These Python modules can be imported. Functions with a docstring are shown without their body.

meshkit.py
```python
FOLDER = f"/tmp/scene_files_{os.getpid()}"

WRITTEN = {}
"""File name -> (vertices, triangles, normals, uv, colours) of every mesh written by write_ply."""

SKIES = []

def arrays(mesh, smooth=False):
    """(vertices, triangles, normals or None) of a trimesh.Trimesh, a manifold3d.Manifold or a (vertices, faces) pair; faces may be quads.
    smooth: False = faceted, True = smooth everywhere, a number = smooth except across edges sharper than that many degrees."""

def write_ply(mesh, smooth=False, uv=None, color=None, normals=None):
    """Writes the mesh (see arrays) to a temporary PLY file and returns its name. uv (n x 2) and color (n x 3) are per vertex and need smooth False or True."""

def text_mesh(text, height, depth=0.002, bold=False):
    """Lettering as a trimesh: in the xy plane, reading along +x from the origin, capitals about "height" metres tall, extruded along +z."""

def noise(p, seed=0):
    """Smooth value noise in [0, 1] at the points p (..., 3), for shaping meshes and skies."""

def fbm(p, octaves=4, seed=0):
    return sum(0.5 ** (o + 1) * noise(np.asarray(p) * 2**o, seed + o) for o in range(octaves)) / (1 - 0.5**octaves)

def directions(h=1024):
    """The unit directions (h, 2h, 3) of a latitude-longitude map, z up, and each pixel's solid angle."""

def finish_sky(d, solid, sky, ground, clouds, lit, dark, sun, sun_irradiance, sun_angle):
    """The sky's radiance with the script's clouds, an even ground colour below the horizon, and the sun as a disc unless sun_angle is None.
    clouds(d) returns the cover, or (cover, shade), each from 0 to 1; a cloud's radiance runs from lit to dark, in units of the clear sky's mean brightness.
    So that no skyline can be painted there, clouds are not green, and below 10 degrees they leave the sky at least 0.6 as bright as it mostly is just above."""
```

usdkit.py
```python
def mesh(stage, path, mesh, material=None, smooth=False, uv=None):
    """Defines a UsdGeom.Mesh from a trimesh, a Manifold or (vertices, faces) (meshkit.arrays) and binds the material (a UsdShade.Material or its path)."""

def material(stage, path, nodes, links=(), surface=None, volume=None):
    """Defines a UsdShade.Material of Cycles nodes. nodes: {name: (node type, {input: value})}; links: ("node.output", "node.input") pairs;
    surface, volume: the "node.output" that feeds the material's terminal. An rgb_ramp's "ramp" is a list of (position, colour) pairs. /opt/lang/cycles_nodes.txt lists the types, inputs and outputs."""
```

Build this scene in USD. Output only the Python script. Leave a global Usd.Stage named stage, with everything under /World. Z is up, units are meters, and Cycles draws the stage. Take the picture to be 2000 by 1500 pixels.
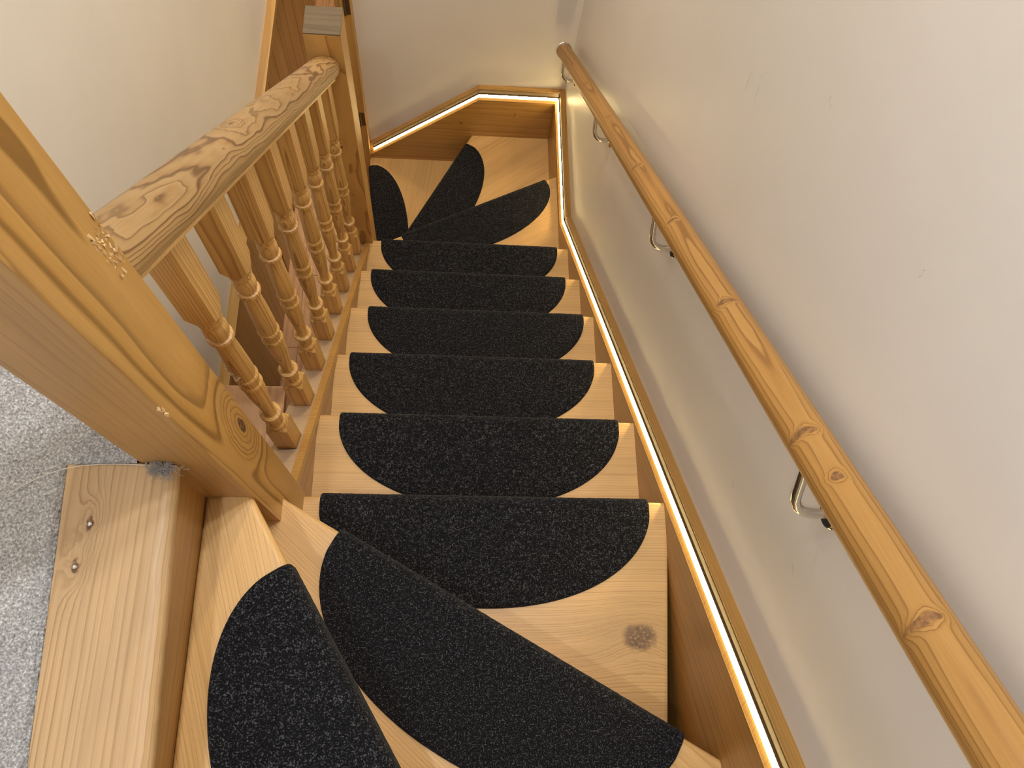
import math, random
import numpy as np
import trimesh, manifold3d
import usdkit, meshkit
from pxr import Usd, UsdGeom, UsdLux, UsdShade, Sdf, Gf, Vt
from shapely.geometry import Polygon

stage = Usd.Stage.CreateInMemory()
UsdGeom.SetStageUpAxis(stage, 'Z'); UsdGeom.SetStageMetersPerUnit(stage, 1.0)
UsdGeom.Xform.Define(stage, '/World')
UsdGeom.Scope.Define(stage, '/World/Looks')

# ------------------------------------------------------------------ camera
CAM = np.array([0.31128, -0.34018, 1.64846])
RIGHT = np.array([0.99598, -0.012982, 0.088632])
UP = np.array([-0.01861, 0.937863, 0.346506])
FWD = np.array([0.087623, 0.346762, -0.933851])
cam = UsdGeom.Camera.Define(stage, '/World/Camera')
m = Gf.Matrix4d(*[float(x) for x in (*RIGHT, 0, *UP, 0, *(-FWD), 0, *CAM, 1)])
cam.AddTransformOp().Set(m)
cam.CreateHorizontalApertureAttr(36.0)
cam.CreateVerticalApertureAttr(27.0)
cam.CreateFocalLengthAttr(1500.0 / 2000.0 * 36.0)
cam.CreateClippingRangeAttr((0.02, 100.0))
cam.CreateExposureAttr(0.0)

# ------------------------------------------------------------------ lights
def lamp(name, pos, power, radius, color, tilt=(0, 0)):
    """a small unseen disk light that shines downwards"""
    l = UsdLux.DiskLight.Define(stage, '/World/' + name)
    l.AddTranslateOp().Set(Gf.Vec3d(*pos))
    l.AddRotateXYZOp().Set(Gf.Vec3f(tilt[0], tilt[1], 0))
    l.CreateRadiusAttr(radius)
    l.CreateIntensityAttr(power)
    l.CreateNormalizeAttr(True)
    l.CreateColorAttr(Gf.Vec3f(*color))
    return l

WARM = (1.0, 0.84, 0.57)
NEUTRAL = (0.96, 1.0, 1.04)
lamp('upper_lamp', (0.60, 0.30, 2.65), 3.5, 0.035, NEUTRAL)
lamp('middle_lamp', (0.30, 0.25, 2.75), 3.0, 0.035, NEUTRAL)
lamp('landing_lamp', (-0.05, -0.60, 2.42), 2.6, 0.035, NEUTRAL)
lamp('stair_lamp', (0.50, 1.50, 2.60), 5.3, 0.04, WARM)
lamp('lower_fill', (0.10, 1.70, 0.90), 0.95, 0.03, (1.0, 0.82, 0.55))  # added fill that brightens the lower winders; no fixture hangs there
lamp('hall_fill', (-0.30, 2.9, 0.3), 6.0, 0.05, (1.0, 0.80, 0.58))  # unseen fill added to brighten the lower hall
LED_STRENGTH = 27.0
LED_COLOR = (1.0, 0.76, 0.33)

# ------------------------------------------------------------------ helpers
used = {}
def path_for(name, parent=None):
    base = (parent.GetPath().pathString if parent else '/World') + '/' + name
    n = used.get(base, 0); used[base] = n + 1
    return base if n == 0 else '%s_%03d' % (base, n)

origins = {}
def setdata(prim, label=None, cat=None, group=None, kind=None):
    for k, v in (('label', label), ('category', cat), ('group', group), ('kind', kind)):
        if v: prim.SetCustomDataByKey(k, v)

def thing(name, label=None, cat=None, loc=(0, 0, 0), group=None, kind=None):
    x = UsdGeom.Xform.Define(stage, path_for(name)); x.AddTranslateOp().Set(Gf.Vec3d(*map(float, loc)))
    p = x.GetPrim(); setdata(p, label, cat, group, kind)
    origins[p.GetPath().pathString] = np.array(loc, float)
    return p

seed = [7]
def rnd(a, b):
    seed[0] = (seed[0] * 1103515245 + 12345) % (2 ** 31)
    return a + (b - a) * seed[0] / 2.0 ** 31

AX = {'x': ((1, 0, 0), (0, 1, 0), (0, 0, 1)), 'y': ((0, 1, 0), (1, 0, 0), (0, 0, 1)), 'z': ((0, 0, 1), (1, 0, 0), (0, 1, 0)),
      'zx': ((0, 0, 1), (0, 1, 0), (1, 0, 0)), 'yx': ((0, 1, 0), (0, 0, 1), (1, 0, 0)), 'xy': ((1, 0, 0), (0, 0, 1), (0, 1, 0))}

def obj(name, mesh, mat, parent=None, smooth=30, grain='y', at=None, off=None, **data):
    """one Mesh; world-space vertices; 'wood' primvar = (along, across, depth) in metres from AT, plus an offset of the piece's own"""
    if isinstance(mesh, (list, tuple)) and len(mesh) and isinstance(mesh[0], trimesh.Trimesh):
        mesh = trimesh.util.concatenate(list(mesh))
    v, f, n = meshkit.arrays(mesh, smooth)
    M = np.array(AX[grain] if isinstance(grain, str) else grain, float)
    a = np.array(at if at is not None else v.mean(0))
    o = np.array(off if off is not None else (rnd(-9, 9), rnd(-.05, .05), rnd(.01, .06)))
    w = (v - a) @ M.T + o
    q = parent; base = np.zeros(3)
    while q is not None and q.GetPath().pathString != '/World':
        base = base + origins.get(q.GetPath().pathString, np.zeros(3)); q = q.GetParent()
    p = path_for(name, parent)
    g = UsdGeom.Mesh.Define(stage, p)
    g.CreatePointsAttr(Vt.Vec3fArray.FromNumpy((v - base).astype(np.float32)))
    g.CreateFaceVertexCountsAttr(Vt.IntArray.FromNumpy(np.full(len(f), 3, np.int32)))
    g.CreateFaceVertexIndicesAttr(Vt.IntArray.FromNumpy(f.astype(np.int32).ravel()))
    g.CreateSubdivisionSchemeAttr('none')
    if n is not None:
        g.CreateNormalsAttr(Vt.Vec3fArray.FromNumpy(n.astype(np.float32))); g.SetNormalsInterpolation('vertex')
    UsdGeom.PrimvarsAPI(g).CreatePrimvar('wood', Sdf.ValueTypeNames.Float3Array, 'vertex').Set(Vt.Vec3fArray.FromNumpy(w.astype(np.float32)))
    UsdShade.MaterialBindingAPI.Apply(g.GetPrim()).Bind(mat)
    setdata(g.GetPrim(), data.get('label'), data.get('cat'), data.get('group'), data.get('kind'))
    return g.GetPrim()

def box(x0, x1, y0, y1, z0, z1, r=0.0):
    if r <= 0:
        m_ = trimesh.creation.box((x1 - x0, y1 - y0, z1 - z0)); m_.apply_translation(((x0 + x1) / 2, (y0 + y1) / 2, (z0 + z1) / 2)); return m_
    pts = []
    for sx, X in ((1, x0), (-1, x1)):
        for sy, Y in ((1, y0), (-1, y1)):
            for sz, Z in ((1, z0), (-1, z1)):
                c = (X + sx * r, Y + sy * r, Z + sz * r)
                for a in (0, .5, 1):
                    for b in (0, .5, 1):
                        th, ph = a * math.pi / 2, b * math.pi / 2
                        d = np.array((-sx * math.cos(th) * math.cos(ph), -sy * math.sin(th) * math.cos(ph), -sz * math.sin(ph)))
                        pts.append(np.array(c) + r * d)
    return trimesh.convex.convex_hull(np.array(pts))

def rounded_plate(poly, z0, z1, r):
    """convex polygon plate with rounded edges"""
    P = Polygon(poly); pts = []
    for t in np.linspace(0, math.pi / 2, 5):
        ins = r * (1 - math.cos(math.pi / 2 - t)); dz = r * (1 - math.sin(math.pi / 2 - t))
        q = np.array(P.buffer(-(r * (1 - math.cos(t))), join_style=2).exterior.coords[:-1])
        h = r * math.sin(t)
        pts.append(np.c_[q, np.full(len(q), z1 - r + h)]); pts.append(np.c_[q, np.full(len(q), z0 + r - h)])
    return trimesh.convex.convex_hull(np.vstack(pts))

def prism(poly2, axis, a, b):
    """polygon in the other two axes (in x<y<z order), extruded along AXIS from a to b"""
    e = trimesh.creation.extrude_polygon(Polygon(poly2), b - a)
    v = np.array(e.vertices)
    if axis == 'x': w = np.c_[v[:, 2] + a, v[:, 0], v[:, 1]]
    elif axis == 'y': w = np.c_[v[:, 0], v[:, 2] + a, v[:, 1]]
    else: w = np.c_[v[:, 0], v[:, 1], v[:, 2] + a]
    t = trimesh.Trimesh(w, e.faces, process=False); t.fix_normals(); return t

def sweep(profile, path, side=None, upright=True):
    """profile: (k,2) points; path: (n,3); frames from SIDE (first profile axis) and the perpendicular"""
    path = np.asarray(path, float); prof = np.asarray(profile, float)
    T = np.gradient(path, axis=0); T /= np.linalg.norm(T, axis=1, keepdims=True)
    V = []
    for p, t in zip(path, T):
        s = np.array(side if side is not None else (1, 0, 0), float); s = s - t * (s @ t); s /= np.linalg.norm(s)
        u = np.cross(s, t); u = -u if (upright and u[2] < -1e-6) else u
        V.append(p + prof[:, :1] * s + prof[:, 1:] * u)
    k, n = len(prof), len(path)
    V = np.vstack(V); F = []
    for i in range(n - 1):
        for j in range(k):
            a, b = i * k + j, i * k + (j + 1) % k
            F += [(a, b, b + k), (a, b + k, a + k)]
    c0, c1 = len(V), len(V) + 1
    V = np.vstack([V, path[0], path[-1]])
    for j in range(k):
        F += [(c0, (j + 1) % k, j), (c1, (n - 1) * k + j, (n - 1) * k + (j + 1) % k)]
    t = trimesh.Trimesh(V, np.array(F), process=False); t.fix_normals(); return t

def prism_hull(rings):
    """two or more rings of corresponding points joined and capped"""
    k = len(rings[0]); V = np.vstack(rings); F = []
    for i in range(len(rings) - 1):
        for j in range(k):
            a, b = i * k + j, i * k + (j + 1) % k; F += [(a, b, b + k), (a, b + k, a + k)]
    pol = trimesh.creation.triangulate_polygon(Polygon(flat2(rings[0])))
    base = [tuple(t) for t in pol[1]] if len(pol[0]) == k else [(0, j, j + 1) for j in range(1, k - 1)]
    F += base + [tuple(x + (len(rings) - 1) * k for x in t[::-1]) for t in base]
    t_ = trimesh.Trimesh(V, np.array(F), process=False); t_.fix_normals(); return t_
def flat2(r):
    r = np.array(r); d = np.ptp(r, axis=0); keep = [i for i in range(3) if i != int(np.argmin(d))]; return r[:, keep]

def lathe(prof, n=40):
    """prof: (r, z) list, about z"""
    return trimesh.creation.revolve(np.array([(max(r, 1e-5), z) for r, z in prof]), sections=n)

def circ(r, n=24):
    a = np.arange(n) * 2 * math.pi / n
    return np.c_[r * np.cos(a), r * np.sin(a)]

def move(mesh, d):
    mesh.apply_translation(d); return mesh

# ------------------------------------------------------------------ materials
def mat(name, nodes, links, surface='p.BSDF'):
    return usdkit.material(stage, '/World/Looks/' + name, nodes, links, surface=surface)

def wood(name, light, mid, dark, freq=170.0, wob=0.012, wobscale=(1.1, 9.0, 9.0), centre=(0.0, -0.055), contrast=1.0, knots=(), rough=0.42, coat=0.0, streak=0.5, kcol=(.14, .06, .025), kr=(.86, .94), bumps=0.25, flat=None, flat_bounce_col=None, krag=1.0, ringmin=.45):
    """growth rings about a line along the grain; knots = (u, v, w, su, sv, amount, colour amount) lift the rings into ovals round themselves"""
    N, L = {}, []
    N['att'] = ('attribute', {'attribute': 'wood'})
    N['m1'] = ('mapping', {'scale': wobscale}); L.append(('att.vector', 'm1.vector'))
    N['n1'] = ('noise_texture', {'scale': 1.0, 'detail': 3.0, 'roughness': 0.45}); L.append(('m1.vector', 'n1.vector'))
    N['n1c'] = ('vector_math', {'math_type': 'subtract', 'vector2': (.5, .5, .5)}); L.append(('n1.color', 'n1c.vector1'))
    N['n1s'] = ('vector_math', {'math_type': 'multiply', 'vector2': (0, wob * 2, wob * 2)}); L.append(('n1c.vector', 'n1s.vector1'))
    N['q'] = ('vector_math', {'math_type': 'add'}); L += [('att.vector', 'q.vector1'), ('n1s.vector', 'q.vector2')]
    N['qc'] = ('mapping', {'location': (0, -centre[0], -centre[1]), 'scale': (0.0, 1, 1)}); L.append(('q.vector', 'qc.vector'))
    N['d0'] = ('vector_math', {'math_type': 'length'}); L.append(('qc.vector', 'd0.vector1'))
    cur = 'd0.value'; kfac = None; src = 'att.vector'
    if knots:
        N['kn'] = ('noise_texture', {'scale': 55.0, 'detail': 3.0}); N['knc'] = ('vector_math', {'math_type': 'subtract', 'vector2': (.5, .5, .5)})
        N['kns'] = ('vector_math', {'math_type': 'scale', 'scale': .016 * krag}); N['kq'] = ('vector_math', {'math_type': 'add'})
        L += [('att.vector', 'kn.vector'), ('kn.color', 'knc.vector1'), ('knc.vector', 'kns.vector1'), ('att.vector', 'kq.vector1'), ('kns.vector', 'kq.vector2')]; src = 'kq.vector'
    for i, (ku, kv, kw, su, sv, amp, kc) in enumerate(knots):
        a = 'k%d' % i
        N[a + 'm'] = ('vector_math', {'math_type': 'subtract', 'vector2': (ku, kv, kw)}); L.append((src, a + 'm.vector1'))
        N[a + 'n'] = ('vector_math', {'math_type': 'multiply', 'vector2': (1 / su, 1 / sv, 0.4 / sv)}); L.append((a + 'm.vector', a + 'n.vector1'))
        N[a + 'l'] = ('vector_math', {'math_type': 'dot_product'}); L += [(a + 'n.vector', a + 'l.vector1'), (a + 'n.vector', a + 'l.vector2')]
        N[a + 'e'] = ('math', {'math_type': 'power', 'value1': 2.718}); N[a + 'g'] = ('math', {'math_type': 'multiply', 'value2': -1.0})
        L += [(a + 'l.value', a + 'g.value1'), (a + 'g.value', a + 'e.value2')]
        N[a + 'a'] = ('math', {'math_type': 'multiply_add', 'value2': amp}); L += [(a + 'e.value', a + 'a.value1'), (cur, a + 'a.value3')]
        cur = a + 'a.value'
        N[a + 'r'] = ('map_range', {'range_type': 'smoothstep', 'from_min': kr[0], 'from_max': kr[1], 'to_min': 0.0, 'to_max': kc, 'clamp': True}); L.append((a + 'e.value', a + 'r.value'))
        if kfac is None: kfac = a + 'r.result'
        else:
            N[a + 'x'] = ('math', {'math_type': 'maximum'}); L += [(kfac, a + 'x.value1'), (a + 'r.result', a + 'x.value2')]; kfac = a + 'x.value'
    N['wv'] = ('combine_xyz', {'y': 0.0, 'z': 0.0}); N['wm'] = ('math', {'math_type': 'multiply', 'value2': freq * .45}); L += [(cur, 'wm.value1'), ('wm.value', 'wv.x')]
    N['nw'] = ('noise_texture', {'scale': 1.0, 'detail': 1.0}); L.append(('wv.vector', 'nw.vector'))
    N['wa'] = ('math', {'math_type': 'multiply', 'value2': 2.6}); L.append(('nw.fac', 'wa.value1'))
    N['f'] = ('math', {'math_type': 'multiply_add', 'value2': freq}); L += [(cur, 'f.value1'), ('wa.value', 'f.value3')]
    N['fr'] = ('math', {'math_type': 'fraction'}); L.append(('f.value', 'fr.value1'))
    N['fl'] = ('math', {'math_type': 'floor'}); L.append(('f.value', 'fl.value1'))
    N['wn'] = ('white_noise_texture', {'dimensions': '1D'}); L.append(('fl.value', 'wn.w'))
    N['wr'] = ('map_range', {'from_min': 0.0, 'from_max': 1.0, 'to_min': ringmin, 'to_max': 1.0}); L.append(('wn.value', 'wr.value'))
    ringfac = 'wr.result'
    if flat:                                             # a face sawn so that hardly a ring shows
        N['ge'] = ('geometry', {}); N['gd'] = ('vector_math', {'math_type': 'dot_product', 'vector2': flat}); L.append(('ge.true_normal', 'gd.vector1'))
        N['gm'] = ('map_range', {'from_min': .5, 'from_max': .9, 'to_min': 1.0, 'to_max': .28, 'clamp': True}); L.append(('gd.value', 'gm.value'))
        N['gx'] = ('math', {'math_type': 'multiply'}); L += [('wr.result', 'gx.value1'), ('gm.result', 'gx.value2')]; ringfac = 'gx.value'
    mix3 = lambda a, b, t: tuple(a[i] + (b[i] - a[i]) * t for i in range(3))
    N['r'] = ('rgb_ramp', {'ramp': [(0.0, light), (0.35, mix3(light, mid, .35 * contrast)), (0.68, mix3(light, mid, contrast)), (0.86, mix3(light, dark, contrast)), (0.93, mix3(light, dark, contrast)), (1.0, light)]})
    L.append(('fr.value', 'r.fac'))
    N['rm'] = ('mix_color', {'blend_type': 'mix', 'a': flat_bounce_col or mix3(light, mid, .3)}); L += [(ringfac, 'rm.fac'), ('r.color', 'rm.b')]
    # fine fibres
    N['m2'] = ('mapping', {'scale': (14.0, 700.0, 700.0)}); L.append(('att.vector', 'm2.vector'))
    N['n2'] = ('noise_texture', {'scale': 1.0, 'detail': 2.0}); L.append(('m2.vector', 'n2.vector'))
    N['n2r'] = ('map_range', {'from_min': 0.3, 'from_max': 0.7, 'to_min': 1 - .16 * streak, 'to_max': 1 + .1 * streak}); L.append(('n2.fac', 'n2r.value'))
    N['m3'] = ('mapping', {'scale': (2.0, 14.0, 14.0)}); L.append(('att.vector', 'm3.vector'))
    N['n3'] = ('noise_texture', {'scale': 1.0, 'detail': 3.0}); L.append(('m3.vector', 'n3.vector'))
    N['n3r'] = ('map_range', {'from_min': 0.3, 'from_max': 0.7, 'to_min': 0.86, 'to_max': 1.1}); L.append(('n3.fac', 'n3r.value'))
    N['mm'] = ('math', {'math_type': 'multiply'}); L += [('n2r.result', 'mm.value1'), ('n3r.result', 'mm.value2')]
    N['cv'] = ('combine_color', {'color_type': 'rgb'}); L += [('mm.value', 'cv.r'), ('mm.value', 'cv.g'), ('mm.value', 'cv.b')]
    N['c'] = ('mix_color', {'blend_type': 'multiply', 'fac': 1.0, 'use_clamp': False}); L += [('rm.result', 'c.a'), ('cv.color', 'c.b')]
    col = 'c.result'
    if kfac:
        N['k_n'] = ('noise_texture', {'scale': 160.0, 'detail': 2.0}); N['k_r'] = ('rgb_ramp', {'ramp': [(.35, mix3(kcol, (0, 0, 0), .45)), (.52, kcol), (.74, mix3(kcol, light, .55))]})
        L += [('q.vector', 'k_n.vector'), ('k_n.fac', 'k_r.fac')]
        N['kc'] = ('mix_color', {'blend_type': 'mix'}); L += [('k_r.color', 'kc.b'), (kfac, 'kc.fac'), (col, 'kc.a')]; col = 'kc.result'
    N['p'] = ('principled_bsdf', {'roughness': rough, 'coat_weight': coat, 'coat_roughness': 0.22, 'specular_ior_level': 0.45})
    L.append((col, 'p.base_color'))
    N['b'] = ('bump', {'strength': bumps, 'distance': 0.0006}); L += [('n2.fac', 'b.height'), ('b.normal', 'p.normal')]
    return mat(name, N, L)

PL, PM, PD = (.66, .405, .195), (.56, .315, .13), (.36, .17, .055)
M_tread = wood('tread_pine', (.745, .465, .19), (.675, .40, .15), (.50, .265, .082), freq=185, wob=.004, wobscale=(.8, 7, 7), centre=(.26, -.12), contrast=.75, rough=.38)
M_k0 = wood('knotty_tread_pine', (.745, .465, .19), (.675, .40, .15), (.50, .265, .082), freq=185, wob=.005, wobscale=(.9, 7, 7), centre=(.34, -.12), contrast=.75, rough=.38,
            knots=[(.724, -.284, 0, .085, .062, .036, .85)], kcol=(.20, .115, .06), kr=(.78, .93), ringmin=.55)
M_board = wood('board_pine', (.56, .365, .185), (.49, .305, .14), (.34, .185, .07), freq=235, wob=.004, wobscale=(1.2, 8, 8), centre=(.22, -.09), contrast=.8, rough=.45,
               knots=[(-.163, -.131, .635, .035, .014, .016, .95), (-.216, -.14, .635, .03, .012, .013, .9)])
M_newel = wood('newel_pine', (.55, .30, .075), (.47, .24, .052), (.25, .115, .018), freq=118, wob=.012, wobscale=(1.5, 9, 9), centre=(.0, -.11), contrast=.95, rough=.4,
               knots=[(.547, -.003, .018, .11, .034, .062, .95)], kr=(.93, .965), krag=.35, flat=(0, -1, 0), flat_bounce_col=(.53, .305, .115), ringmin=.7)  # camera-side face tinted paler and pinker, painting in its reflected light
M_far_newel = wood('far_newel_pine', (.60, .34, .11), (.50, .26, .07), (.30, .13, .03), freq=110, wob=.012, wobscale=(3, 12, 12), centre=(.0, -.04), contrast=.9, rough=.4,
                   knots=[(-.46, -.035, 1.25, .03, .012, .02, .9), (-.725, -.029, 1.25, .012, .006, .012, 1), (-.784, -.038, 1.25, .012, .006, .012, 1)])
M_rail = wood('banister_pine', (.44, .275, .115), (.37, .21, .075), (.16, .075, .022), freq=230, wob=.017, wobscale=(4.0, 13, 13), centre=(.0, -.035), contrast=1.0, rough=.48, ringmin=.7,
              knots=[(.085, -.004, .036, .03, .012, .014, .9)])
KR = [(.788, .009), (.501, .009), (.209, .013), (-.076, .013), (-.317, .013), (1.15, .008), (1.5, .008)]
M_round = wood('round_rail_pine', (.475, .255, .073), (.40, .195, .046), (.20, .08, .016), freq=270, wob=.007, wobscale=(2.0, 13, 13), centre=(.03, -.07), contrast=.95, rough=.45, ringmin=.5,
               knots=[(y_ * 1.2405, -.019 + .004 * (i_ % 3), .022, sz * .75, sz * 1.7, .0085, .85) for i_, (y_, sz) in enumerate(KR)] + [(-.149 * 1.2405, -.012, .026, .010, .010, .007, .95)], kcol=(.22, .10, .04), kr=(.52, .72), krag=.9)
M_bal = wood('baluster_pine', (.70, .42, .15), (.60, .33, .098), (.36, .17, .045), freq=185, wob=.006, wobscale=(2, 14, 14), centre=(.0, -.03), contrast=.95, rough=.38)
M_string = wood('string_pine', (.43, .225, .06), (.36, .17, .04), (.23, .095, .02), freq=120, wob=.012, centre=(0, -.05), contrast=.75, rough=.36, coat=.15)
M_cap = wood('capping_pine', (.56, .315, .09), (.47, .245, .06), (.33, .15, .035), freq=230, wob=.006, centre=(0, -.10), contrast=.7, rough=.4)
M_farstring = wood('far_string_pine', (.52, .285, .075), (.43, .215, .05), (.27, .115, .025), freq=60, wob=.02, centre=(0, -.05), contrast=.55, rough=.33, coat=.2,
                   knots=[(.62, -1.319, 2.126, .012, .026, .015, .85), (.366, -1.393, 2.126, .03, .013, .015, .8), (.417, -1.434, 2.126, .01, .008, .01, .8)])
M_olive = wood('hall_pine', (.46, .275, .085), (.39, .22, .06), (.28, .135, .033), freq=90, wob=.012, centre=(0, -.05), contrast=.6, rough=.4)
M_dusty = wood('dusty_pine', (.60, .42, .25), (.53, .35, .19), (.42, .25, .12), freq=150, wob=.01, contrast=.4, rough=.8)
M_hallfloor = wood('hall_floor_pine', (.62, .36, .19), (.54, .30, .14), (.36, .17, .07), freq=80, wob=.02, contrast=.6, rough=.35)

def plaster(name, base, rough=.55):
    return mat(name, {
        'g': ('geometry', {}), 'n': ('noise_texture', {'scale': 1.6, 'detail': 4.0, 'roughness': .55}),
        'r': ('map_range', {'from_min': .3, 'from_max': .7, 'to_min': .95, 'to_max': 1.03}),
        'cv': ('combine_color', {}), 'c': ('mix_color', {'blend_type': 'multiply', 'fac': 1.0, 'a': base, 'use_clamp': False}),
        'n2': ('noise_texture', {'scale': 160.0, 'detail': 3.0}), 'n3': ('noise_texture', {'scale': 9.0, 'detail': 2.0}),
        'ad': ('math', {'math_type': 'multiply_add', 'value2': .12}),
        'b': ('bump', {'strength': .35, 'distance': .002}),
        'p': ('principled_bsdf', {'roughness': rough, 'specular_ior_level': .4})},
        [('g.position', 'n.vector'), ('g.position', 'n2.vector'), ('g.position', 'n3.vector'), ('n.fac', 'r.value'), ('r.result', 'cv.r'), ('r.result', 'cv.g'), ('r.result', 'cv.b'),
         ('cv.color', 'c.b'), ('c.result', 'p.base_color'), ('n2.fac', 'ad.value1'), ('n3.fac', 'ad.value3'), ('ad.value', 'b.height'), ('b.normal', 'p.normal')])
M_wall = plaster('wall_paint', (.77, .73, .69), .40)
M_wall2 = plaster('hall_wall_paint', (.86, .835, .80), .6)
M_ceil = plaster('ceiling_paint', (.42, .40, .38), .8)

def simple(name, color, rough=.5, metallic=0.0, **kw):
    return mat(name, {'p': ('principled_bsdf', dict(base_color=color, roughness=rough, metallic=metallic, **kw))}, [])
M_chrome = simple('polished_steel', (.70, .67, .62), .16, 1.0)
M_bronze = simple('bronze', (.16, .11, .07), .4, .8)
M_dark = simple('dark_gap', (.02, .012, .008), .8)
M_screw = simple('screw_steel', (.75, .72, .68), .25, 1.0)
M_raw = simple('splintered_wood', (.78, .55, .28), .8)
M_tape = simple('dusty_tape', (.75, .70, .62), .55)
M_fluff = simple('grey_fluff', (.42, .40, .38), .9)
M_led = mat('led_glow', {'e': ('emission', {'color': LED_COLOR, 'strength': LED_STRENGTH})}, [], 'e.emission')

M_pad = mat('black_carpet', {
    'g': ('attribute', {'attribute': 'wood'}),
    'n': ('noise_texture', {'scale': 400.0, 'detail': 2.0, 'roughness': .6}), 'nb': ('noise_texture', {'scale': 150.0, 'detail': 2.0}),
    'nm': ('math', {'math_type': 'multiply_add', 'value2': .35}), 'ns': ('math', {'math_type': 'subtract', 'value2': .175}),
    'r': ('rgb_ramp', {'ramp': [(0, (.004, .004, .005)), (.5, (.006, .006, .0072)), (.57, (.018, .018, .021)), (.65, (.075, .075, .083)), (1, (.17, .17, .18))]}),
    'b': ('bump', {'strength': .9, 'distance': .0025}),
    'p': ('principled_bsdf', {'roughness': .9, 'specular_ior_level': .12, 'sheen_weight': .05, 'sheen_roughness': .5})},
    [('g.vector', 'n.vector'), ('g.vector', 'nb.vector'), ('nb.fac', 'nm.value1'), ('n.fac', 'nm.value3'), ('nm.value', 'ns.value1'), ('ns.value', 'r.fac'),
     ('r.color', 'p.base_color'), ('n.fac', 'b.height'), ('b.normal', 'p.normal')])

M_carpet = mat('grey_carpet', {
    'g': ('attribute', {'attribute': 'wood'}),
    'n': ('noise_texture', {'scale': 330.0, 'detail': 2.0, 'roughness': .6}),
    'r': ('rgb_ramp', {'ramp': [(.25, (.16, .15, .145)), (.5, (.37, .355, .345)), (.62, (.52, .505, .495)), (.75, (.78, .77, .76))]}),
    'b': ('bump', {'strength': .7, 'distance': .003}),
    'p': ('principled_bsdf', {'roughness': .9, 'specular_ior_level': .2, 'sheen_weight': .2})},
    [('g.vector', 'n.vector'), ('n.fac', 'r.fac'), ('r.color', 'p.base_color'), ('n.fac', 'b.height'), ('b.normal', 'p.normal')])

# ------------------------------------------------------------------ measures
G, R, W, SK = 0.25151, 0.21181, 0.80, 0.0104
ZL = 3 * R                     # landing level
XW, YF, YW = 0.843, 2.126, 2.169
ZFL = -9 * R                   # lower hall floor
YB = -0.92
def nose(k, x): return k * G + SK * (1 - x / W)
def zs(y): return 0.012 - 0.83 * y          # right string ledge
YK = 1.484; ZK = -1.22                      # where it turns level

# ------------------------------------------------------------------ the setting
obj('wall_right', box(XW, XW + .1, -2.0, 4.2, ZFL - .2, 3.0), M_wall, smooth=False, kind='structure')
obj('wall_far', box(-.088, XW, YW, YW + .09, ZFL - .2, 3.0), M_wall, smooth=False, kind='structure')
obj('wall_left', box(-.60, -.50, -2.0, 4.2, -1.03, 3.0), M_wall2, smooth=False, kind='structure')
obj('wall_back', [box(-.10, XW, YB - .1, YB, -1.2, 1.0), box(-.60, XW, -1.9, -1.8, -1.2, 3.0)], M_ceil, smooth=False, kind='structure')
obj('ceiling', box(-.62, XW + .1, -2.0, 4.2, 3.0, 3.1), M_ceil, smooth=False, kind='structure')
obj('wall_hall', box(-.60, XW, 4.1, 4.2, ZFL - .2, 3.0), M_ceil, smooth=False, kind='structure')

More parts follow.
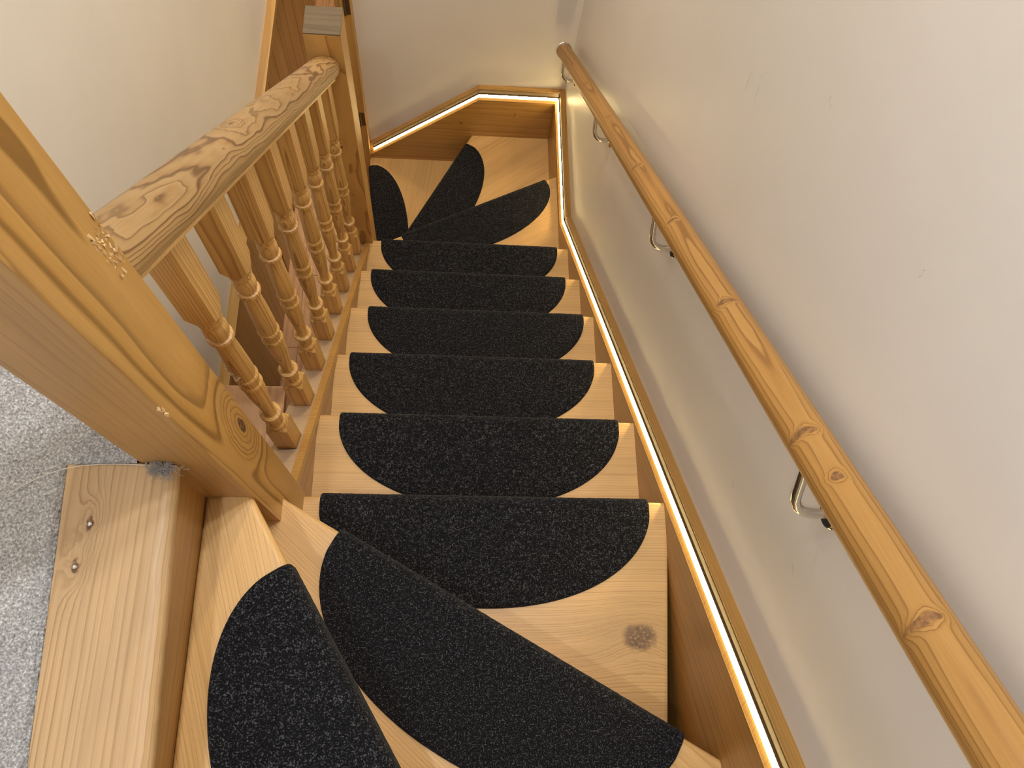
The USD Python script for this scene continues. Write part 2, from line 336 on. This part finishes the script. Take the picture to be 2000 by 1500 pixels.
# small scuffs in the paint of the right wall
M_scuff = simple('grey_scuff', (.48, .43, .38), .7)
WR = stage.GetPrimAtPath('/World/wall_right')
def scuff(y, z, l, a, n_=5, sd=0):
    r_ = np.random.default_rng(sd); t = np.linspace(-.5, .5, n_)
    P_ = np.c_[np.full(n_, XW), y + l * t * math.cos(a) + r_.normal(size=n_) * l * .12, z + l * t * math.sin(a) + r_.normal(size=n_) * l * .12]
    obj('scuff_mark', sweep(circ(.00035, 6), P_, side=(1, 0, 0)), M_scuff, WR, smooth=False)
for q_ in ((-.205, .50, .014, .2), (-.03, .30, .022, .3), (.60, .62, .05, .9), (.64, .59, .035, 1.1), (.40, .82, .016, .5), (.07, .93, .014, 1.3), (.95, .60, .016, .4), (.78, .83, .012, 1.2)):
    scuff(*q_, sd=int(abs(q_[0]) * 1000))
# landing slab with the grey carpet
obj('floor', box(-.50, -.0845, -1.8, .10, ZL - .22, ZL - .012), M_cap, smooth=False, kind='structure')
# lower hall floor of planks
hf = thing('floor', kind='structure')
for i in range(5):
    x0 = -.50 + i * .09
    for j in range(4):
        y0 = .15 + j * 1.0 + (i % 2) * .4
        obj('plank', box(x0 + .0006, x0 + .0894, y0, y0 + .998, ZFL - .02, ZFL, .001), M_hallfloor, hf, grain='y')

# wainscot of the lower hall
ws = thing('trim_1', kind='structure')
obj('cap_rail', box(-.505, -.462, .10, 4.1, -1.062, -1.03, .004), M_olive, ws, grain='y')
for i in range(22):
    y0 = .12 + i * .18
    obj('panel_board', box(-.515, -.488, y0 + .004, y0 + .176, ZFL, -1.06, .004), M_olive, ws, grain='zx')
obj('backing', box(-.60, -.515, .1, 4.1, ZFL, -1.04), M_dark, ws, smooth=False)
obj('post', box(-.50, -.466, .74, 1.13, -1.85, -1.060, .003), M_olive, ws, grain='zx')

# ------------------------------------------------------------------ staircase
st = thing('staircase', 'straight pine flight of stairs with winders at both ends', 'staircase')
TH = .027
def tread(poly, z, material, grain, at=None, off=None):
    return obj('tread', rounded_plate(poly, z - TH, z, .010), material, st, grain=grain, at=at, off=off)
def unit(a, b):
    d = np.array(b, float) - np.array(a, float); return d / np.linalg.norm(d)
C0 = np.array((.018, -.083))
d1 = np.array((.521, -.854)); d2 = np.array((.865, -.5023)); d2 /= np.linalg.norm(d2)
A1 = np.array((.004, -.0745)); B1 = A1 + d1 * ((A1[1] - YB) / -d1[1])
A2 = np.array((.018, -.040)); B2 = A2 + d2 * ((W - A2[0]) / d2[0])
# winder below the landing
tread([(-.058, -.08), (-.058, YB), tuple(B1), (A1[0] + .004, A1[1])], 2 * R, M_tread, ((.30, -.954, 0), (.954, .30, 0), (0, 0, 1)))
n1 = np.array((-.854, -.521)) * .03
tread([tuple(A1 + n1 * 2.4 + (0, .03)), tuple(B1 + n1 * 2.4), (W + .01, YB), tuple(B2 + d2 * .01), tuple(A2), (-.02, -.02)], R, M_tread, ((.74, -.67, 0), (.67, .74, 0), (0, 0, 1)))
n2 = np.array((-.5, -.865)) * .03
tread([tuple(A2 + n2 * 2.4 - d2 * .06), tuple(B2 + n2 * 2.4), (W + .01, nose(0, W)), (-.01, nose(0, 0))], 0, M_k0, 'x', at=(0, 0, 0), off=(0, 0, 0))
for k in range(1, 6):
    tread([(-.01, nose(k - 1, 0) - .02), (W + .01, nose(k - 1, W) - .02), (W + .01, nose(k, W)), (-.01, nose(k, 0))], -k * R, M_tread, 'x')
# lower winders
P6 = np.array((.018, 1.372)); d6 = unit((.018, 1.372), (.80, 1.757)); E6 = P6 + d6 * ((W - P6[0]) / d6[0])
P7 = np.array((.018, 1.36)); d7 = unit((.018, 1.36), (.425, 2.126)); E7 = np.array((.425, YF))
E8 = np.array((-.095, YF)); P8 = np.array((-.005, 1.345))
tread([(-.01, nose(5, 0) - .02), (W + .01, nose(5, W) - .02), tuple(E6 + d6 * .01), tuple(P6), (-.01, 1.34)], -6 * R, M_tread, tuple(map(tuple, np.array(((d6[0], d6[1], 0), (-d6[1], d6[0], 0), (0, 0, 1))))))
n6 = np.array((d6[1], -d6[0])) * .02
tread([tuple(P6 + n6 - d6 * .02), tuple(E6 + n6), (W + .01, YF + .01), (E7[0], YF + .01), tuple(P7)], -7 * R, M_tread, ((.80, .60, 0), (-.60, .80, 0), (0, 0, 1)))
n7 = np.array((d7[1], -d7[0])) * .02
tread([tuple(P7 + n7), (E7[0] + n7[0], YF + .01), (E8[0], YF + .01), tuple(P8)], -8 * R, M_tread, ((.12, .99, 0), (-.99, .12, 0), (0, 0, 1)))
# risers
def riser(a, b, z0, z1, t=.016):
    a, b = np.array(a, float), np.array(b, float); d = unit(a, b); n = np.array((-d[1], d[0])) * t
    poly = [tuple(a), tuple(b), tuple(b + n), tuple(a + n)]
    obj('riser', prism(poly, 'z', z0, z1), M_string, st, grain=((d[0], d[1], 0), (0, 0, 1), (-d[1], d[0], 0)), smooth=20)
riser((-.058, YB), (-.058, -.083), 2 * R - TH, ZL - .03)
riser(A1 + n1, B1 + n1, R - .004, 2 * R - TH, -.016)
riser(A2 + n2, B2 + n2, -.004, R - TH, -.016)
for k in range(0, 6):
    riser((0, nose(k, 0) - .02), (W, nose(k, W) - .02), -(k + 1) * R - TH, -k * R - TH, -.016)
riser(P6 + n6, E6 + n6, -7 * R - TH, -6 * R - TH, -.016)
riser(P7 + n7, E7 + n7, -8 * R - TH, -7 * R - TH, -.016)
riser(P8 + (.02, 0), E8 + (.02, 0), -9 * R, -8 * R - TH, -.016)
# right wall string with its moulding
ss = obj('wall_string', prism([(YB, zs(YB) - .008), (YK, zs(YK) - .008), (YF + .02, ZK - .008), (YF + .02, -1.95), (1.25, -1.95), (YB, .12)], 'x', W, W + .02), M_string, st, grain=((0, .77, -.64), (0, .64, .77), (1, 0, 0)))
ht = .044
def strip(y0, y1, f, x0, x1, h0, h1):
    return prism([(y0, f(y0) + h0), (y1, f(y1) + h0), (y1, f(y1) + h1), (y0, f(y0) + h1)], 'x', x0, x1)
lvl = lambda y: ZK
obj('capping', strip(YB, YK - .008, zs, W + .02, XW, -.06, ht), M_cap, st, grain=((0, .77, -.64), (0, .64, .77), (1, 0, 0)))
obj('capping', strip(YK - .008, YW, lvl, W + .02, XW, -.06, ht), M_cap, st, grain='y')
# far string
XK = .445
def zf(x): return ZK - .83 * (XK - x)
fs = \
    obj('wall_string', prism([(W, ZK - .008), (XK, ZK - .008), (-.085, zf(-.085) - .008), (-.085, -1.93), (W, -1.93)], 'y', YF, YF + .02), M_farstring, st, grain='xy', at=(0, 0, 0), off=(0, 0, 0))
bp_ = lambda c: [(c, -.0085), (c + .0085, 0), (c + .02, 0), (c + .02, -.0085)]
for y0, y1, f in ((YB, YK, zs), (YK, YF, lvl)):
    obj('edge_bead', prism_hull([[(x, y, f(y) + h) for x, h in bp_(W)] for y in (y0, y1)]), M_cap, st, grain='y', smooth=False)
obj('edge_bead', prism_hull([[(x, y, ZK + h) for y, h in bp_(YF)] for x in (XK, W)]), M_cap, st, grain='x', smooth=False)
obj('edge_bead', prism_hull([[(x, y, zf(x) + h) for y, h in bp_(YF)] for x in (-.085, XK)]), M_cap, st, grain='x', smooth=False)
obj('capping', prism([(W + .02, ZK - .06), (XK, ZK - .06), (XK, ZK + ht), (W + .02, ZK + ht)], 'y', YF + .02, YW), M_cap, st, grain='x')
obj('capping', prism([(XK, ZK - .06), (-.085, zf(-.085) - .06), (-.085, zf(-.085) + ht), (XK, ZK + ht)], 'y', YF + .02, YW), M_cap, st, grain='x')
# left (outer) string with base rail and its raised edge
def zo(y, h=0): return h - .885 * y
YN0, YN1 = .02, 1.25
obj('outer_string', prism([(YN0, zo(YN0, .030)), (YN1, zo(YN1, .030)), (YN1, zo(YN1, -.30)), (YN0, zo(YN0, -.30))], 'x', -.068, -.002), M_string, st, grain=((0, .75, -.66), (0, .66, .75), (1, 0, 0)))
obj('base_rail', prism([(YN0, zo(YN0, .030)), (YN1, zo(YN1, .030)), (YN1, zo(YN1, .040)), (YN0, zo(YN0, .040))], 'x', -.076, -.012), M_dusty, st, grain='y', label='dusty base rail between the balusters')
obj('edge_strip', prism([(YN0, zo(YN0, .024)), (YN1, zo(YN1, .024)), (YN1, zo(YN1, .056)), (YN0, zo(YN0, .056))], 'x', -.012, .005), M_cap, st, grain='y')
obj('spandrel', prism([(YN0, zo(YN0, -.2)), (YN1, zo(YN1, -.2)), (YN1, ZFL), (YN0, ZFL)], 'x', -.06, -.045), M_olive, st, grain='zx')
obj('ledge_board', box(-.25, -.084, -.08, .33, -.225, -.20, .004), M_hallfloor, st, grain='y')

# landing nosing board
nb = thing('nosing_board', 'wide worn pine nosing board with two screwed knots along the grey landing carpet', 'board', (-.1, -.5, ZL))
def nosing_mesh():
    ys = np.linspace(-.0845, YB, 60); rng = np.random.default_rng(3)
    V, F = [], []
    for i, y in enumerate(ys):
        t = (y + .0835) / (-.4394 + .0835)
        xl = -.1732 + .0196 * t; xr = -.036 + .018 * t + (rng.random() - .5) * .0012
        chip = .004 * max(0, math.sin(y * 37) * math.sin(y * 11 + 1))
        sec = [(xl, ZL - .034), (xl, ZL - .002), (xl + .002, ZL)] + [(xr - .022, ZL), (xr - .012 - chip, ZL - .0008 - chip * .3), (xr - .006 - chip, ZL - .0030), (xr - .0018, ZL - .0075), (xr, ZL - .014), (xr - .001, ZL - .024), (xr - .005, ZL - .031), (xr - .012, ZL - .034)]
        V += [(x, y, z) for x, z in sec]
    k = len(sec)
    for i in range(len(ys) - 1):
        for j in range(k):
            a, b = i * k + j, i * k + (j + 1) % k; F += [(a, b, b + k), (a, b + k, a + k)]
    V += [tuple(np.mean(V[:k], 0)), tuple(np.mean(V[-k:], 0))]
    for j in range(k):
        F += [(len(V) - 2, j, (j + 1) % k), (len(V) - 1, (len(ys) - 1) * k + j, (len(ys) - 1) * k + (j + 1) % k)]
    t = trimesh.Trimesh(np.array(V), np.array(F), process=False); t.fix_normals(); return t
obj('board', nosing_mesh(), M_board, nb, grain='y', at=(0, 0, 0), off=(0, 0, 0), smooth=40)
for sx, sy in ((-.131, -.163), (-.14, -.216)):
    obj('screw', move(lathe([(0, -.002), (.0026, -.002), (.0026, .0004), (.0018, .0009), (0, .0006)], 14), (sx, sy, ZL)), M_screw, nb, label='small countersunk screw head')

# carpet on the landing: a heightfield of tufts
def carpet():
    nx, ny = 200, 440
    X, Y = np.meshgrid(np.linspace(-.498, -.0845, nx), np.linspace(-1.0, .098, ny))
    P = np.c_[X.ravel(), Y.ravel(), np.zeros(X.size)]
    h = meshkit.noise(P * 260.0) * .0028 + meshkit.noise(P * 90 + 5) * .0016
    edge = np.clip(1 - np.abs(P[:, 0] + .168) / .012, 0, 1)
    z = ZL + .001 + h
    xl = -.1732 + .0196 * ((P[:, 1] + .0835) / (-.356)) - .001 + meshkit.noise(P * 140 + 3) * .0025
    P[:, 0] = np.where(P[:, 1] < -.085, np.minimum(P[:, 0], xl), P[:, 0])
    z = np.where((P[:, 1] < -.085) & (P[:, 0] > xl - .004), z - .004, z)
    Q = np.c_[P[:, 0], P[:, 1], z]
    i, j = np.meshgrid(np.arange(ny - 1), np.arange(nx - 1), indexing='ij')
    q = np.stack([i * nx + j, i * nx + j + 1, (i + 1) * nx + j + 1, (i + 1) * nx + j], -1).reshape(-1, 4)
    return trimesh.Trimesh(Q, np.vstack([q[:, [0, 1, 2]], q[:, [0, 2, 3]]]), process=False)
obj('landing_carpet', carpet(), M_carpet, smooth=True, grain='x', at=(0, 0, 0), off=(0, 0, 0), label='grey short pile carpet on the upper landing', cat='carpet', kind='stuff')

# ------------------------------------------------------------------ newel posts
n0 = thing('newel_post', 'thick square pine newel post in the foreground with an oval knot', 'newel post', (-.033, -.031, 0))
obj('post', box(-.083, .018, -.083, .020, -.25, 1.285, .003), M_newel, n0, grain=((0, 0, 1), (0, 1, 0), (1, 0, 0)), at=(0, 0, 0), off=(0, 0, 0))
def chip(c, size, n, seed_):
    rng = np.random.default_rng(seed_); out = []
    for _ in range(n):
        p = np.array(c) + (rng.random(3) - .5) * np.array(size)
        pts = p + (rng.random((7, 3)) - .5) * np.array((.004, .004, .012))
        out.append(trimesh.convex.convex_hull(pts))
    return out
obj('splinter', chip((.0175, .006, 1.035), (.002, .024, .075), 70, 1), M_raw, n0, label='pale scuffed patch of glue at the corner')
obj('splinter', chip((.018, -.0825, .855), (.004, .004, .028), 9, 2), M_raw, n0, label='pale splintered edge')
n1_ = thing('newel_post', 'square newel post with grey flat top at the lower end of the banister', 'newel post', (-.033, 1.30, -1.2))
obj('post', box(-.083, .018, 1.25, 1.347, ZFL, .012, .003), M_far_newel, n1_, grain='z', at=(0, 0, 0), off=(0, 0, 0))
M_end = wood('grey_end_grain', (.17, .125, .08), (.145, .105, .065), (.11, .075, .045), freq=140, wob=.01, contrast=.6, rough=.7)
obj('top', box(-.0825, .0175, 1.2505, 1.3465, .0118, .0165, .0015), M_end, n1_, grain='x', label='grey weathered flat top')

# ------------------------------------------------------------------ banister and balusters
SR = -.866
br = thing('banister', 'broad moulded pine banister rail joining the two newel posts', 'handrail', (-.036, .6, .45))
prof = [(.036, -.018), (.0385, -.008), (.0400, .002), (.0375, .014), (.031, .023), (.020, .029), (.007, .0315), (-.007, .0315), (-.020, .029), (-.031, .023), (-.0375, .014), (-.0400, .002), (-.0385, -.008), (-.036, -.018), (-.030, -.0215), (.030, -.0215)]
ys = np.linspace(.0205, 1.2495, 40)
def rail_path(h): return np.c_[np.full(len(ys), -.037), ys, h + SR * ys]
RH = .978
rl = sweep(prof, rail_path(RH))
v = np.array(rl.vertices)  # trim the ends plumb against the newel posts
for k_, yy in ((slice(0, len(prof)), .0205), (slice(len(prof) * 39, len(prof) * 40), 1.2495)):
    dy = yy - v[k_, 1]; v[k_, 1] += dy; v[k_, 2] += SR * dy
rl.vertices = v
obj('rail', rl, M_rail, br, grain=((0, .756, -.655), (1, 0, 0), (0, .655, .756)), off=(0.3, 0, .012), smooth=45)
fil = sweep([(.030, -.029), (.030, -.021), (.018, -.021), (.018, -.029)], rail_path(RH)[1:-1])
fil2 = sweep([(-.030, -.029), (-.030, -.021), (-.018, -.021), (-.018, -.029)], rail_path(RH)[1:-1])
obj('fillet', fil, M_tread, br, grain='y'); obj('fillet', fil2, M_tread, br, grain='y')

def baluster(y):
    zb = zo(y, .040); zt = RH - .026 / .756 * 1.0 + SR * y
    s = (zt - zb) / .905; hw = .0225
    T = lambda z: zb + (z + .10) * s
    def block(z0, z1, dome):
        b_ = box(-hw, hw, -hw, hw, z0, z1, .0012)
        vv = np.array(b_.vertices); top_ = z1 > T(.5)
        selm = vv[:, 2] > (z0 + z1) / 2 if top_ else vv[:, 2] < (z0 + z1) / 2
        vv[selm, 2] += (SR if top_ else -.885) * vv[selm, 1]; b_.vertices = vv
        d_ = manifold3d.Manifold.revolve(manifold3d.CrossSection([[(0, dome[0][1])] + dome + [(0, dome[-1][1])]], manifold3d.FillRule.NonZero), 64)
        v_, f_, _ = meshkit.arrays(manifold3d.Manifold.hull_points(np.array(b_.vertices)) ^ d_)
        return trimesh.Trimesh(v_, f_)
    top = block(T(.574), zt, [(.0205, T(.5735)), (.0226, T(.582)), (.0262, T(.592)), (.0300, T(.600)), (.0335, T(.606)), (.05, T(.612)), (.05, zt + .1)])
    bot = block(zb, T(.050), [(.05, zb - .1), (.05, T(.036)), (.033, T(.037)), (.0265, T(.0415)), (.0222, T(.0490))])
    pr = [(0, .040), (.0218, .040), (.0222, .044), (.0212, .048), (.0192, .0495), (.0192, .051), (.0218, .053), (.0222, .057), (.0205, .062), (.0165, .066), (.0162, .074), (.0168, .090), (.0178, .102), (.0196, .108), (.0224, .111), (.0226, .116), (.0212, .1195), (.0150, .122), (.0132, .127), (.0128, .140), (.0140, .165), (.0165, .200), (.0188, .235), (.0200, .262), (.0198, .276), (.0178, .281), (.0176, .283), (.0212, .286), (.0224, .292), (.0212, .298), (.0188, .301), (.0184, .312), (.0186, .322), (.0210, .326), (.0224, .331), (.0210, .336), (.0180, .339), (.0200, .345), (.0204, .365), (.0198, .40), (.0186, .44), (.0172, .475), (.0166, .492), (.0172, .496), (.0218, .499), (.0224, .504), (.0212, .509), (.0165, .5105), (.0185, .517), (.0203, .528), (.0202, .540), (.0185, .550), (.0160, .556), (.0156, .559), (.0192, .562), (.0205, .566), (.0192, .571), (.0180, .574), (.0212, .579), (.0220, .584), (.0222, .600), (0, .600)]
    tur = lathe([(r, T(z)) for r, z in pr], 40)
    # lamb's tongue: the square's lower end rounds off to the ring
    out = [top, bot, tur]
    for o in out: o.apply_translation((-.0425, y, 0))
    return out, zb, zt
GB = 'turned pine balusters under the banister'
ORD = ['first', 'second', 'third', 'fourth', 'fifth', 'sixth', 'seventh', 'last']
for i in range(8):
    y = .158 + .1451 * i
    ms, zb, zt = baluster(y)
    if i == 0: lab = 'turned pine baluster next to the foreground newel post, with a scrap of pale tape'
    elif i == 7: lab = 'last turned pine baluster, beside the lower newel post'
    else: lab = '%s turned pine baluster counted from the foreground newel post' % ORD[i]
    b = thing('baluster', lab, 'baluster', (-.0425, y, zb), GB)
    obj('spindle', ms, M_bal, b, grain='z', smooth=35, at=(-.0425, y, 0), off=(rnd(-9, 9), rnd(-.006, .006), rnd(-.01, .03)))
    if i == 0:
        rng = np.random.default_rng(5); tp = []
        for _ in range(14):
            a = math.radians(200 + 75 * rng.random()); z = .368 + .03 * rng.random() - .0004 * (math.degrees(a) - 200)
            c = np.array((-.0425 + .0196 * math.cos(a), y + .0196 * math.sin(a), z))
            tp.append(trimesh.convex.convex_hull(c + (rng.random((7, 3)) - .5) * np.array((.009, .006, .014))))
        obj('tape_scrap', tp, M_tape, b, label='scrap of pale torn tape')

# ------------------------------------------------------------------ wall handrail
def zh(y): return .674 - .734 * y
HX, HR = .785, .0295
hr = thing('wall_handrail', 'round knotty pine handrail on polished brackets along the right wall', 'handrail', (HX, .6, zh(.6)))
ys2 = np.linspace(-.90, 2.085, 60)
dirh = np.array((0, 1, -.734)); dirh = dirh / np.linalg.norm(dirh)
M_round_grain = (tuple(dirh), (1, 0, 0), (0, .592, .806))
obj('rail', sweep(circ(HR, 40), np.c_[np.full(60, HX), ys2, zh(ys2)]), M_round, hr, grain=M_round_grain, at=(HX, 0, zh(0)), off=(0, 0, 0), smooth=50)
def along(meshz, base):   # a mesh about +z turned to run along the rail
    T = trimesh.geometry.align_vectors((0, 0, 1), dirh); meshz.apply_transform(T); meshz.apply_translation(base); return meshz
ep = np.array((HX, 2.085, zh(2.085)))
cap = obj('end_cap', along(lathe([(0, -.012), (.0325, -.012), (.0335, -.008), (.0325, -.004), (.0312, -.003), (.0312, .003), (.0330, .004), (.0340, .009), (.0330, .014), (.028, .020), (.016, .025), (0, .026)], 40), ep), M_chrome, hr, label='polished metal end cap')
def bracket(y0):
    sq = [(.0062, .003), (.003, .0062), (-.003, .0062), (-.0062, .003), (-.0062, -.003), (-.003, -.0062), (.003, -.0062), (.0062, -.003)]
    at = lambda a_, p_: np.array((HX + a_, y0 - .592 * p_, zh(y0) - .806 * p_))
    path = [(0, HR - .004), (0, .055), (0, .080), (.0012, .090), (.005, .099), (.011, .106), (.019, .1105), (.028, .113), (.044, .114), (XW - HX - .001, .114)]
    saddle = box(-.010, .010, -.022, .022, -.003, .003, .0014)
    saddle.apply_transform(np.array([[1, 0, 0, 0], [0, .806, .592, 0], [0, -.592, .806, 0], [0, 0, 0, 1.0]])); saddle.apply_translation(at(0, HR + .0015))
    p = obj('bracket', [sweep(sq, [at(*q_) for q_ in path], side=(0, .806, -.592), upright=False), saddle], M_chrome, hr, label='polished curved bracket', smooth=50)
    d = lathe([(0, 0), (.022, 0), (.022, .003), (.019, .006), (0, .007)], 32)
    d.apply_transform(trimesh.transformations.rotation_matrix(-math.pi / 2, (0, 1, 0))); e_ = at(0, .114); d.apply_translation((XW, e_[1], e_[2]))
    obj('wall_plate', d, M_chrome, p)
for y in (2.07, 1.355, .645, -.080, -.80):
    bracket(y)

# ------------------------------------------------------------------ LED strip light
led = thing('led_strip', 'glowing warm white strip light along the top of the wall strings', 'strip light', (W, 0.6, -.5))
lp = lambda c: [(c - .0008, .0008), (c + .0030, .0010), (c + .0082, .0128), (c + .0046, .0124), (c + .0006, .0080)]      # glowing face, its top leaning back
hp = lambda c: [(c + .0034, .0008), (c + .0114, .0008), (c + .0114, .0385), (c + .0094, .0385), (c + .0090, .0140), (c + .0056, .0140), (c + .0054, .0131), (c + .0085, .0131)]  # channel with a tall hood added to keep the glow off the moulding
xa, ya = W + .0095, YF + .0095
M_hood = simple('shaded_moulding_brown', (.13, .075, .028), .55)  # dark brown stands in for the moulding face in shade
for nm, pr_, mt_ in (('diffuser', lp, M_led), ('shade_hood', hp, M_hood)):
    for y0, y1, f in ((YB, YK, zs), (YK, YF + .018, lvl)):
        obj(nm, prism_hull([[(x, y, f(y) + h) for x, h in pr_(xa)] for y in (y0, y1)]), mt_, led, smooth=False)
    obj(nm, prism_hull([[(x, y, ZK + h) for y, h in pr_(ya)] for x in (XK, W + .018)]), mt_, led, smooth=False)
    obj(nm, prism_hull([[(x, y, zf(x) + h) for y, h in pr_(ya)] for x in (-.068, XK)]), mt_, led, smooth=False)

# ------------------------------------------------------------------ carpet pads
def pad_mesh(a=.356, b=.2295, thick=.0065, n=150, ms=64, seed_=0):
    """local frame: t along the nosing (x), s into the tread (-y), top z=0; the front wraps the nosing"""
    lip = .020; wrap = .045
    tt = np.sin(np.linspace(-1, 1, n) * math.pi / 2) * .985 + np.linspace(-1, 1, n) * .015
    tt = tt * a
    U = np.r_[np.linspace(0, .28, 18)[:-1], np.linspace(.28, 1, ms)]
    T_, U_ = np.meshgrid(tt, U, indexing='ij')
    x = np.minimum(np.abs(T_) / a, 1.0)
    smax = lip + (b - lip) * np.sqrt(np.maximum(0.0, 1 - x ** 2.1))
    s = -wrap + (smax + wrap) * U_
    edge = np.minimum(np.minimum(s + wrap, smax - s), a - np.abs(T_))
    r = .0125                                            # flat on the tread, round over the nosing, then down its face
    th = (r - s) / r; flat = s >= r; arc = (~flat) & (s >= r - r * math.pi / 2)
    py = np.where(flat, -s, np.where(arc, -r + r * np.sin(th), 0.0))
    pz = np.where(flat, 0.0, np.where(arc, -r + r * np.cos(th), -r - (r - r * math.pi / 2 - s)))
    ny = np.where(flat, 0.0, np.where(arc, np.sin(th), 1.0)); nz_ = np.where(flat, 1.0, np.where(arc, np.cos(th), 0.0))
    V = []
    for lay in (0, 1):
        h = thick * (1 - np.exp(-np.maximum(edge, 0) / .0016)) if lay == 0 else 0.0 * edge
        V.append(np.stack([T_, py + ny * (h + .0012), pz + nz_ * (h + .0012)], -1).reshape(-1, 3))
    V = np.vstack(V)
    k = len(U); N = n * k
    nz = meshkit.noise(V[:N] * 330 + seed_) * .0011
    V[:N, 2] += nz; V[:N, 1] += np.where(V[:N, 1] > -.004, nz, 0)
    F = []
    i, j = np.meshgrid(np.arange(n - 1), np.arange(k - 1), indexing='ij')
    q = np.stack([i * k + j, i * k + j + 1, (i + 1) * k + j + 1, (i + 1) * k + j], -1).reshape(-1, 4)
    f0 = np.vstack([q[:, [0, 2, 1]], q[:, [0, 3, 2]]]); f1 = np.vstack([q[:, [0, 1, 2]], q[:, [0, 2, 3]]]) + N
    rim = [(i_ * k) for i_ in range(n)] + [((n - 1) * k + j_) for j_ in range(1, k)] + [(i_ * k + k - 1) for i_ in range(n - 2, -1, -1)] + [j_ for j_ in range(k - 2, 0, -1)]
    fr = []
    for a_, b_ in zip(rim, rim[1:] + rim[:1]): fr += [(a_, b_, b_ + N), (a_, b_ + N, a_ + N)]
    t_ = trimesh.Trimesh(V, np.vstack([f0, f1, np.array(fr)]), process=False)
    if t_.face_normals[:len(q)][:, 2].mean() < 0: t_.invert()
    return t_

GP = 'black carpet stair pads'
def pad(p, q, z, label, b=.2295, n=120, ms=56, sd=0):
    """straight edge from p to q (left to right seen from the tread), tread behind it"""
    p, q = np.array(p, float), np.array(q, float); d = unit(p, q); a = np.linalg.norm(q - p) / 2; c = (p + q) / 2
    me = pad_mesh(a, b, n=n, ms=ms, seed_=sd)
    v = np.array(me.vertices); nrm = np.array((-d[1], d[0]))
    X = c + v[:, :1] * d + v[:, 1:2] * nrm
    me.vertices = np.c_[X, v[:, 2] + z]
    t_ = thing('stair_pad', label, 'stair pad', (c[0], c[1], z), GP)
    obj('carpet', me, M_pad, t_, smooth=True, grain='x', at=(0, 0, 0), off=(sd, 0, 0))
A1p = A1 + d1 * .1315
pad(A1p, A1p + d1 * .712, 2 * R, 'black half-moon carpet pad on the topmost winder step, nearest the grey carpet', n=200, ms=90, sd=1)
A2p = A2 + d2 * .122
pad(A2p, A2p + d2 * .712, R, 'black half-moon carpet pad lying slanted on the second winder step from the landing', n=200, ms=90, sd=2)
labs = ['black half-moon carpet pad on the large knotty tread in front of the newel post', 'black half-moon carpet pad on the second straight tread from the top', 'black half-moon carpet pad on the third straight tread from the top',
        'black half-moon carpet pad on the fourth straight tread from the top', 'black half-moon carpet pad on the fifth straight tread from the top', 'black half-moon carpet pad on the lowest straight tread']
lx = [(.052, .765), (.052, .760), (.039, .749), (.060, .767), (.040, .749), (.050, .757)]
for k in range(6):
    x0, x1 = lx[k]
    pad((x0, nose(k, x0)), (x1, nose(k, x1)), -k * R, labs[k], n=170 if k < 2 else 110, ms=80 if k < 2 else 50, sd=3 + k)
pad(P6 + d6 * .105, P6 + d6 * .816, -6 * R, 'black carpet pad on the first lower winder, pointing to the right wall', b=.20, sd=10)
pad(P7 + d7 * .105, P7 + d7 * .810, -7 * R, 'black carpet pad on the middle lower winder, pointing to the far corner', b=.205, sd=11)
d8 = unit(P8, E8)
pad(P8 + d8 * .03, P8 + d8 * .735, -8 * R, 'black carpet pad on the bottom winder beside the lower newel post', b=.165, sd=12)

# ------------------------------------------------------------------ door frame at the foot of the stairs
dj = thing('door_1', kind='structure')
obj('jamb', box(-.128, -.0855, 2.118, YW + .08, ZFL, .35, .002), M_cap, dj, grain='z')
obj('stop', box(-.150, -.128, 2.13, YW + .08, ZFL, .35, .002), M_olive, dj, grain='z')
for z in (-1.39, -.72):
    obj('hinge', [box(-.108, -.089, 2.1165, 2.1185, z - .045, z + .045), move(lathe([(0, -.046), (.0045, -.046), (.0045, .046), (0, .046)], 12), (-.110, 2.1145, z))], M_bronze, dj, label='bronze butt hinge')

# ------------------------------------------------------------------ frayed carpet threads by the newel post
def curves(name, pts, width, mat_, **data):
    c = UsdGeom.BasisCurves.Define(stage, path_for(name))
    c.CreateTypeAttr('cubic'); c.CreateBasisAttr('catmullRom'); c.CreateWrapAttr('pinned')
    c.CreatePointsAttr(Vt.Vec3fArray.FromNumpy(np.vstack(pts).astype(np.float32)))
    c.CreateCurveVertexCountsAttr(Vt.IntArray([len(p) for p in pts]))
    c.CreateWidthsAttr(Vt.FloatArray([width])); c.SetWidthsInterpolation('constant')
    UsdShade.MaterialBindingAPI.Apply(c.GetPrim()).Bind(mat_)
    setdata(c.GetPrim(), data.get('label'), data.get('cat'), data.get('group'), data.get('kind'))
rng = np.random.default_rng(11); P = []
for i in range(240):
    c = np.array((-.052 + rng.normal() * .008, -.0895 - abs(rng.normal()) * .004, ZL + .001)); d = rng.normal(size=3) * .006; d[2] = abs(d[2]) * .8
    P.append(np.array([c, c + d * .4 + (0, 0, .002), c + d * .8 + rng.normal(size=3) * .002 + (0, 0, .002), c + d + rng.normal(size=3) * .002 + (0, 0, .001)]))
curves('carpet_fluff', P, .0005, M_fluff, label='grey tuft of frayed carpet fluff at the foot of the foreground newel post', cat='fluff', kind='stuff')
th_ = np.array([(-.235, -.128, ZL + .006), (-.205, -.108, ZL + .006), (-.175, -.094, ZL + .004), (-.14, -.087, ZL + .002), (-.10, -.086, ZL + .002), (-.06, -.0875, ZL + .002)])
curves('thread', [th_], .0009, M_tape, label='long loose pale thread lying across the carpet and board end', cat='thread')
